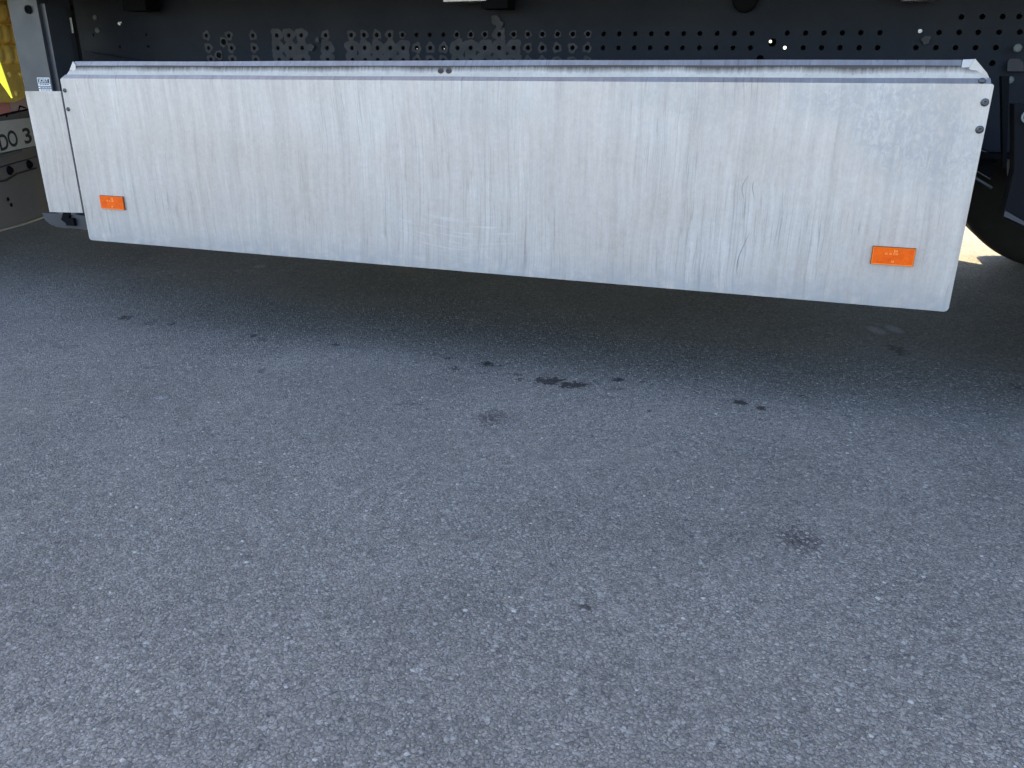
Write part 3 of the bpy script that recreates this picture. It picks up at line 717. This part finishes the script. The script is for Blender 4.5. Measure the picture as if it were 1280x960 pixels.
# mudguards (arched sheet) over each wheel
def mudguard(xc, y0, y1):
    bm = bmesh.new(); n = 18; ro, ri = 0.60, 0.592; A = []
    for k in range(n + 1):
        a_ = R(12 + 156 * k / n); A.append((xc + math.cos(a_) * ro, 0.5 + math.sin(a_) * ro))
    B = [(xc + math.cos(R(12 + 156 * k / n)) * ri, 0.5 + math.sin(R(12 + 156 * k / n)) * ri) for k in range(n + 1)]
    for (a0, a1, b0, b1) in zip(A, A[1:], B, B[1:]):
        prism(bm, [(a0[0], y0, a0[1]), (a1[0], y0, a1[1]), (b1[0], y0, b1[1]), (b0[0], y0, b0[1])], (0, y1 - y0, 0))
    bmesh.ops.remove_doubles(bm, verts=bm.verts, dist=0.0001)
    return from_bm('mudguard', bm, A_FRAME2, T)
mudguard(XW + 1.31, 0.05, 0.45); mudguard(XW, 2.05, 2.46); mudguard(XW + 1.31, 2.05, 2.46)
# front guard plate and bracket right of the panel
bm = bmesh.new()
q_ = [aty(*p, 0.03) for p in ((1268, 130), (1300, 130), (1300, 296), (1254, 272), (1256, 262), (1268, 212))]
prism(bm, [tuple(v) for v in q_], (0, 0.05, 0)); bevel(bm, 0.004)
from_bm('guard_plate', bm, A_FRAME2, T)
bm = bmesh.new()
q_ = [aty(*p, 0.026) for p in ((1256, 263), (1284, 279), (1283, 283), (1254.5, 270))]
prism(bm, [tuple(v) for v in q_], (0, -0.004, 0)); from_bm('guard_edge', bm, A_PRIMER, T)
bm = bmesh.new()
q_ = [aty(*p, 0.40) for p in ((1252, 95), (1262, 95), (1258, 209), (1254, 210))]
prism(bm, [tuple(v) for v in q_], (0, 0.03, 0)); from_bm('support_strut', bm, A_FRAME2, T)
bm = bmesh.new()
q_ = [aty(*p, 0.55) for p in ((1218, 180), (1231, 186.5), (1247, 195), (1246, 203), (1240, 204), (1243, 216), (1236, 222), (1223, 214), (1210, 208))]
prism(bm, [tuple(v) for v in q_], (0, 0.012, 0)); bevel(bm, 0.0015); from_bm('pipe_bracket', bm, A_FRAME2, T)
def bar_px(p0, p1, y, r, mat, name):
    a_ = aty(*p0, y); b2 = aty(*p1, y); bm = bmesh.new(); lathe(bm, [(0, 0), (r, 0), (r, (b2 - a_).length), (0, (b2 - a_).length)], a_, (b2 - a_), 12); from_bm(name, bm, mat, T, True)
bar_px((1218, 184), (1246, 196), 0.542, 0.0014, A_PLUG, 'bracket_edge')
bar_px((1216, 211), (1238, 224), 0.54, 0.0016, A_PLUG, 'bracket_edge')
bar_px((1214, 219), (1240, 235), 0.53, 0.0035, A_PLUG, 'brake_pipe')
bm = bmesh.new()
q_ = [aty(*p, 0.60) for p in ((1262, 68), (1285, 66), (1285, 110), (1252, 110), (1258, 90))]
prism(bm, [tuple(v) for v in q_], (0, -0.02, 0)); bevel(bm, 0.004); from_bm('air_tank_bracket', bm, A_FRAME2, T)
for (px, py, r) in ((1272, 60, .0105), (1262.5, 100, .0095)):
    bm = bmesh.new(); lathe(bm, [(r, 0), (r, 0.004), (r * .8, 0.006), (0, 0.006)], aty(px, py, YW - 0.03), (0, -1, 0), 20); from_bm('blanking_plug', bm, A_PLUG, beam, True)
bm = bmesh.new()
q_ = [aty(*p, YW - 0.028) for p in ((1260, 76), (1263, 73.5), (1274, 73.5), (1279, 78), (1280, 88), (1290, 89), (1259, 89))]
prism(bm, [tuple(v) for v in q_], (0, 0.004, 0)); from_bm('cover_patch', bm, A_PRIMER, T)
bm = bmesh.new(); lathe(bm, [(0.014, 0), (0.014, 0.004), (0.010, 0.004), (0.010, 0), (0.014, 0)], aty(1285.5, 146, 0.02), (0, -1, 0), 24); from_bm('ring', bm, A_PLUG, T, True)

# --- unseen far-side plate, added to block bounce light and shape the sunlit patch
YG = 2.47
gh = [(p.x, p.z, 0.022) for p in (aty(px, py, YG) for px, py in ((148, 29.3), (963, 51.8), (981, 59.6), (1150, 39), (521, 61), (555, 61), (183.5, 43.5)))]
gh = [h_ for h_ in gh if h_[1] < 1.05 and h_[0] < 2.55]
plate_with_holes('light_block_plate', [(-3.2, 0.16), (2.62, 0.16), (2.60, 1.09), (-3.2, 1.09)], gh, 0.012, A_FRAME2, T, lambda x, y, t: Vector((x, YG + t, y)))

# ------------------------------------------------------------------ the tractor unit standing in front, its rear corner shows at the left edge
TR = empty('tractor_unit', (-1.4, 0.7, 0), 'dusty truck rear with a number plate and yellow rubber apron, behind the narrow panel', 'truck')
TR.location = (0, 0, 0)
U = Vector((-0.33, 0.944, 0)).normalized(); NRM = Vector((0.944, 0.33, 0)).normalized()
P0 = Vector((-1.09, 0.72, 0.52))
def tp(px, py, off=0.0): return atplane(px, py, P0 + NRM * off, NRM)
def tpoly(name, pix, off, th, mat, parent, bev=0.0):
    bm = bmesh.new(); prism(bm, [tuple(tp(x, y, off)) for x, y in pix], tuple(-NRM * th))
    if bev: bevel(bm, bev)
    return from_bm(name, bm, mat, parent)
# lower mud flap / bumper skin with the rolled pale lower edge
bumper = tpoly('rear_bumper', [(-60, 208), (0, 210), (50, 195), (66, 192), (72, 262), (58, 271), (30, 281), (0, 289), (-60, 300)], 0.0, 0.05, A_BUMP, TR, 0.006)
lp = [(-60, 304), (0, 289.5), (30, 281.5), (58, 271.5), (70, 264)]
bm = bmesh.new()
prism(bm, [tuple(tp(x, y, 0.012)) for x, y in lp] + [tuple(tp(x, y - 2.2, 0.012)) for x, y in lp[::-1]], tuple(-NRM * 0.01))
from_bm('rolled_edge', bm, A_GALV, bumper)
tpoly('upper_skin', [(-60, 160), (0, 146), (40, 137), (72, 130), (72, 190), (50, 194), (0, 208), (-60, 214)], 0.0, 0.05, A_BUMP, TR, 0.004)
for (px, py) in ((11.5, 213), (36, 205.5)):
    bm = bmesh.new(); lathe(bm, [(0.020, 0), (0.020, 0.004), (0.011, 0.006), (0.011, 0.014), (0, 0.014)], tp(px, py, 0.001), NRM, 18); from_bm('bolt', bm, A_FRAME2, bumper, True)
for (px, py) in ((10, 249), (14, 256)):
    bm = bmesh.new(); lathe(bm, [(0.009, 0), (0.008, 0.002), (0, 0.002)], tp(px, py, 0.001), NRM, 14); from_bm('rubber_stop', bm, A_FRAME2, bumper, True)
# seam lines of the flap top
tpoly('seam_strip', [(0, 226), (8, 224), (22, 216), (46, 209), (46, 211), (22, 218), (9, 226.5), (0, 228)], 0.004, 0.003, A_PRIMER, bumper)
# number plate
plate = tpoly('number_plate', [(-60, 158), (0, 151.5), (48, 146), (56, 180), (0, 191), (-60, 203)], 0.012, 0.006, A_PLATE, TR, 0.001)
def plate_text(body, centre_px, top_px, right_px, hpx, sxp, name='plate_lettering', mat=A_INK, off=0.0125, bold=0.0):
    """lettering laid in the plane of the plate"""
    c = tp(*centre_px, off); ey = (tp(*top_px, off) - c); ex = (tp(*right_px, off) - c)
    cu = bpy.data.curves.new('t', 'FONT'); cu.body = body; cu.size = 1.0; cu.extrude = 0.0; cu.offset = bold; cu.align_x = 'CENTER'; cu.align_y = 'CENTER'
    t = bpy.data.objects.new('t', cu); COL.objects.link(t); dg = bpy.context.evaluated_depsgraph_get(); dg.update()
    tm = bpy.data.meshes.new_from_object(t.evaluated_get(dg)); bpy.data.objects.remove(t)
    X_ = [v.co.x for v in tm.vertices]; Y_ = [v.co.y for v in tm.vertices]
    mx, my = (max(X_) + min(X_)) / 2, (max(Y_) + min(Y_)) / 2; kx, ky = (max(X_) - min(X_)) / 2, (max(Y_) - min(Y_)) / 2
    for v in tm.vertices: v.co = c + ex * ((v.co.x - mx) / kx) + ey * ((v.co.y - my) / ky)
    tm.materials.clear()
    return link(name, tm, mat, plate)
plate_text('E', (-7, 181), (-9.5, 171), (-2.5, 180), 0, 0, bold=0.022)
plate_text('D', (4.5, 177.5), (2, 167.5), (10, 176), 0, 0, bold=0.022)
plate_text('O', (15.8, 173.2), (13.2, 163), (21.6, 172), 0, 0, bold=0.022)
plate_text('3', (34, 169.5), (31.5, 159.8), (38.6, 168.2), 0, 0, bold=0.022)
plate_text('8', (46, 167), (43.5, 157.3), (50.6, 166), 0, 0, bold=0.022)
tpoly('maker_strip', [(2, 193.8), (24.5, 187.5), (25.3, 190.8), (3, 197.2)], 0.008, 0.005, A_PLUG, TR)
tpoly('maker_strip', [(26.5, 187), (43, 183), (43.8, 186.2), (27, 190)], 0.008, 0.005, A_BUMP, TR)
# dark gap above the plate and the faded red lamp block
tpoly('light_bar', [(-60, 128), (0, 120), (72, 108), (72, 132), (40, 138.5), (0, 147), (-60, 160)], -0.03, 0.05, A_FRAME2, TR)
lamp = tpoly('tail_light', [(-60, 128), (0, 116.5), (9, 116), (14, 149 - 9), (0, 143), (-60, 156)], 0.004, 0.03, A_LAMPR, TR, 0.002)
tpoly('lamp_lens', [(9.3, 116), (40, 117), (44, 134), (14.3, 139.5)], 0.003, 0.03, A_LAMPP, lamp, 0.002)
for (px, py) in ((3, 122), (8, 145 - 0.5)):
    bm = bmesh.new(); lathe(bm, [(0.006, 0), (0.005, 0.003), (0, 0.003)], tp(px, py - 0, 0.0045), NRM, 12); from_bm('lamp_screw', bm, A_FRAME2, lamp, True)
bm = bmesh.new()
for s0, s1 in (((23, 139), (34, 133)), ((23.3, 146 - 7), (24.5, 145 - 0.5)), ((24, 138.5), (28, 143))): pass
prism(bm, [tuple(tp(x, y, 0.006)) for x, y in ((23, 139.5), (24.5, 131.5), (33, 134), (33.5, 136), (25.5, 133.8), (24.3, 139.2))], tuple(-NRM * 0.002))
from_bm('lamp_mark', bm, A_FRAME2, lamp)
# honeycombed yellow rubber apron hanging above the lamps
apron = tpoly('rubber_apron', [(-60, -30), (14, -30), (20, 0), (26, 24), (34, 52), (44, 112), (46, 118), (33, 121), (18, 128), (-60, 128)], 0.03, 0.02, A_YEL, TR)
def bulge(c, hw_, hh_, lean, d=0.02):
    bm = bmesh.new(); n1, n2 = 20, 7; rings = []
    pc = tp(*c, 0.03)
    for j in range(n2 + 1):
        f_ = j / n2; rr2 = math.cos(f_ * math.pi / 2) ** 0.55 if f_ < 1 else 0; hgt = math.sin(f_ * math.pi / 2) * d
        if j == n2: rings.append([bm.verts.new(tp(c[0], c[1], 0.03) + NRM * d)]); break
        ring_ = []
        for k in range(n1):
            a_ = 2 * math.pi * k / n1; ca, sa2 = math.cos(a_), math.sin(a_)
            ex_ = math.copysign(abs(ca) ** 0.8, ca) * hw_ * rr2; ey_ = math.copysign(abs(sa2) ** 0.7, sa2) * hh_ * rr2
            ring_.append(bm.verts.new(tp(c[0] + ex_ + lean * ey_, c[1] + ey_, 0.03) + NRM * hgt))
        rings.append(ring_)
    for a2, b2 in zip(rings, rings[1:]):
        for k in range(n1):
            k2 = (k + 1) % n1
            if len(b2) == 1: bm.faces.new((a2[k], a2[k2], b2[0]))
            else: bm.faces.new((a2[k], a2[k2], b2[k2], b2[k]))
    from_bm('rubber_cell', bm, A_YEL, apron, True)
for (x, y) in ((-15, 14), (-2.5, 14), (10, 14), (-10, 42), (1.5, 42), (13.5, 42), (25, 42), (-7, 68), (5.5, 68), (18, 68), (30, 68)):
    bulge((x, y), 6.0, 13.0, 0.18, 0.032)
for (px, py) in ((11.5, 93.5), (25, 93), (37.5, 92.5), (20, 117), (-2, 94)):
    bm = bmesh.new(); p = tp(px, py, 0.03); lathe(bm, [(0.012, 0), (0.010, 0.006), (0.005, 0.009), (0, 0.010)], p, NRM, 16); from_bm('rubber_knob', bm, A_YEL, apron, True)
# chassis, deck and wheels of the tractor further to the left (outside the picture)
def tbox(u0, u1, n0, n1, z0, z1, mat, name, bev=0.01):
    bm = bmesh.new(); base = Vector((P0.x, P0.y, 0))
    vs = box(bm, u0, u1, n0, n1, z0, z1)
    for v in vs: v.co = base + U * v.co.x + NRM * v.co.y + Vector((0, 0, v.co.z))
    if bev: bevel(bm, bev)
    return from_bm(name, bm, mat, TR)
tbox(0.25, 0.9, -3.6, -0.08, 0.62, 0.86, A_FRAME2, 'chassis_frame')
tbox(-0.55, 1.75, -5.9, -3.7, 0.45, 3.3, A_BODY, 'cab', 0.08)
for du in (-0.50, 1.35):
    for dn in (-1.1, -4.9):
        bm = bmesh.new(); c = Vector((P0.x, P0.y, 0)) + U * du + NRM * dn + Vector((0, 0, 0.51))
        lathe(bm, [(0, 0.02), (0.28, 0.02), (0.29, 0), (0.46, 0), (0.5, 0.04), (0.5, 0.30), (0.46, 0.34), (0.29, 0.34), (0.28, 0.3), (0, 0.3)], c, U, 40)
        from_bm('wheel', bm, A_RUB, TR, True)

# ------------------------------------------------------------------ yellow strap added in place of sunlight on the rubber apron, left edge
bm = bmesh.new()
ys = -0.03
q_ = [aty(*p, ys) for p in ((-26, -30), (-14, 45), (0, 78), (8, 101), (15.5, 122.5), (14, 123), (6, 111), (0, 103), (-20, 82), (-40, -30))]
prism(bm, [tuple(v) for v in q_], (0, 0.002, 0))
s_ = from_bm('sunlit_sliver', bm, A_YELB); s_['label'] = 'bright sunlit-yellow strap tapering to a point in front of the yellow rubber apron'; s_['category'] = 'sliver'
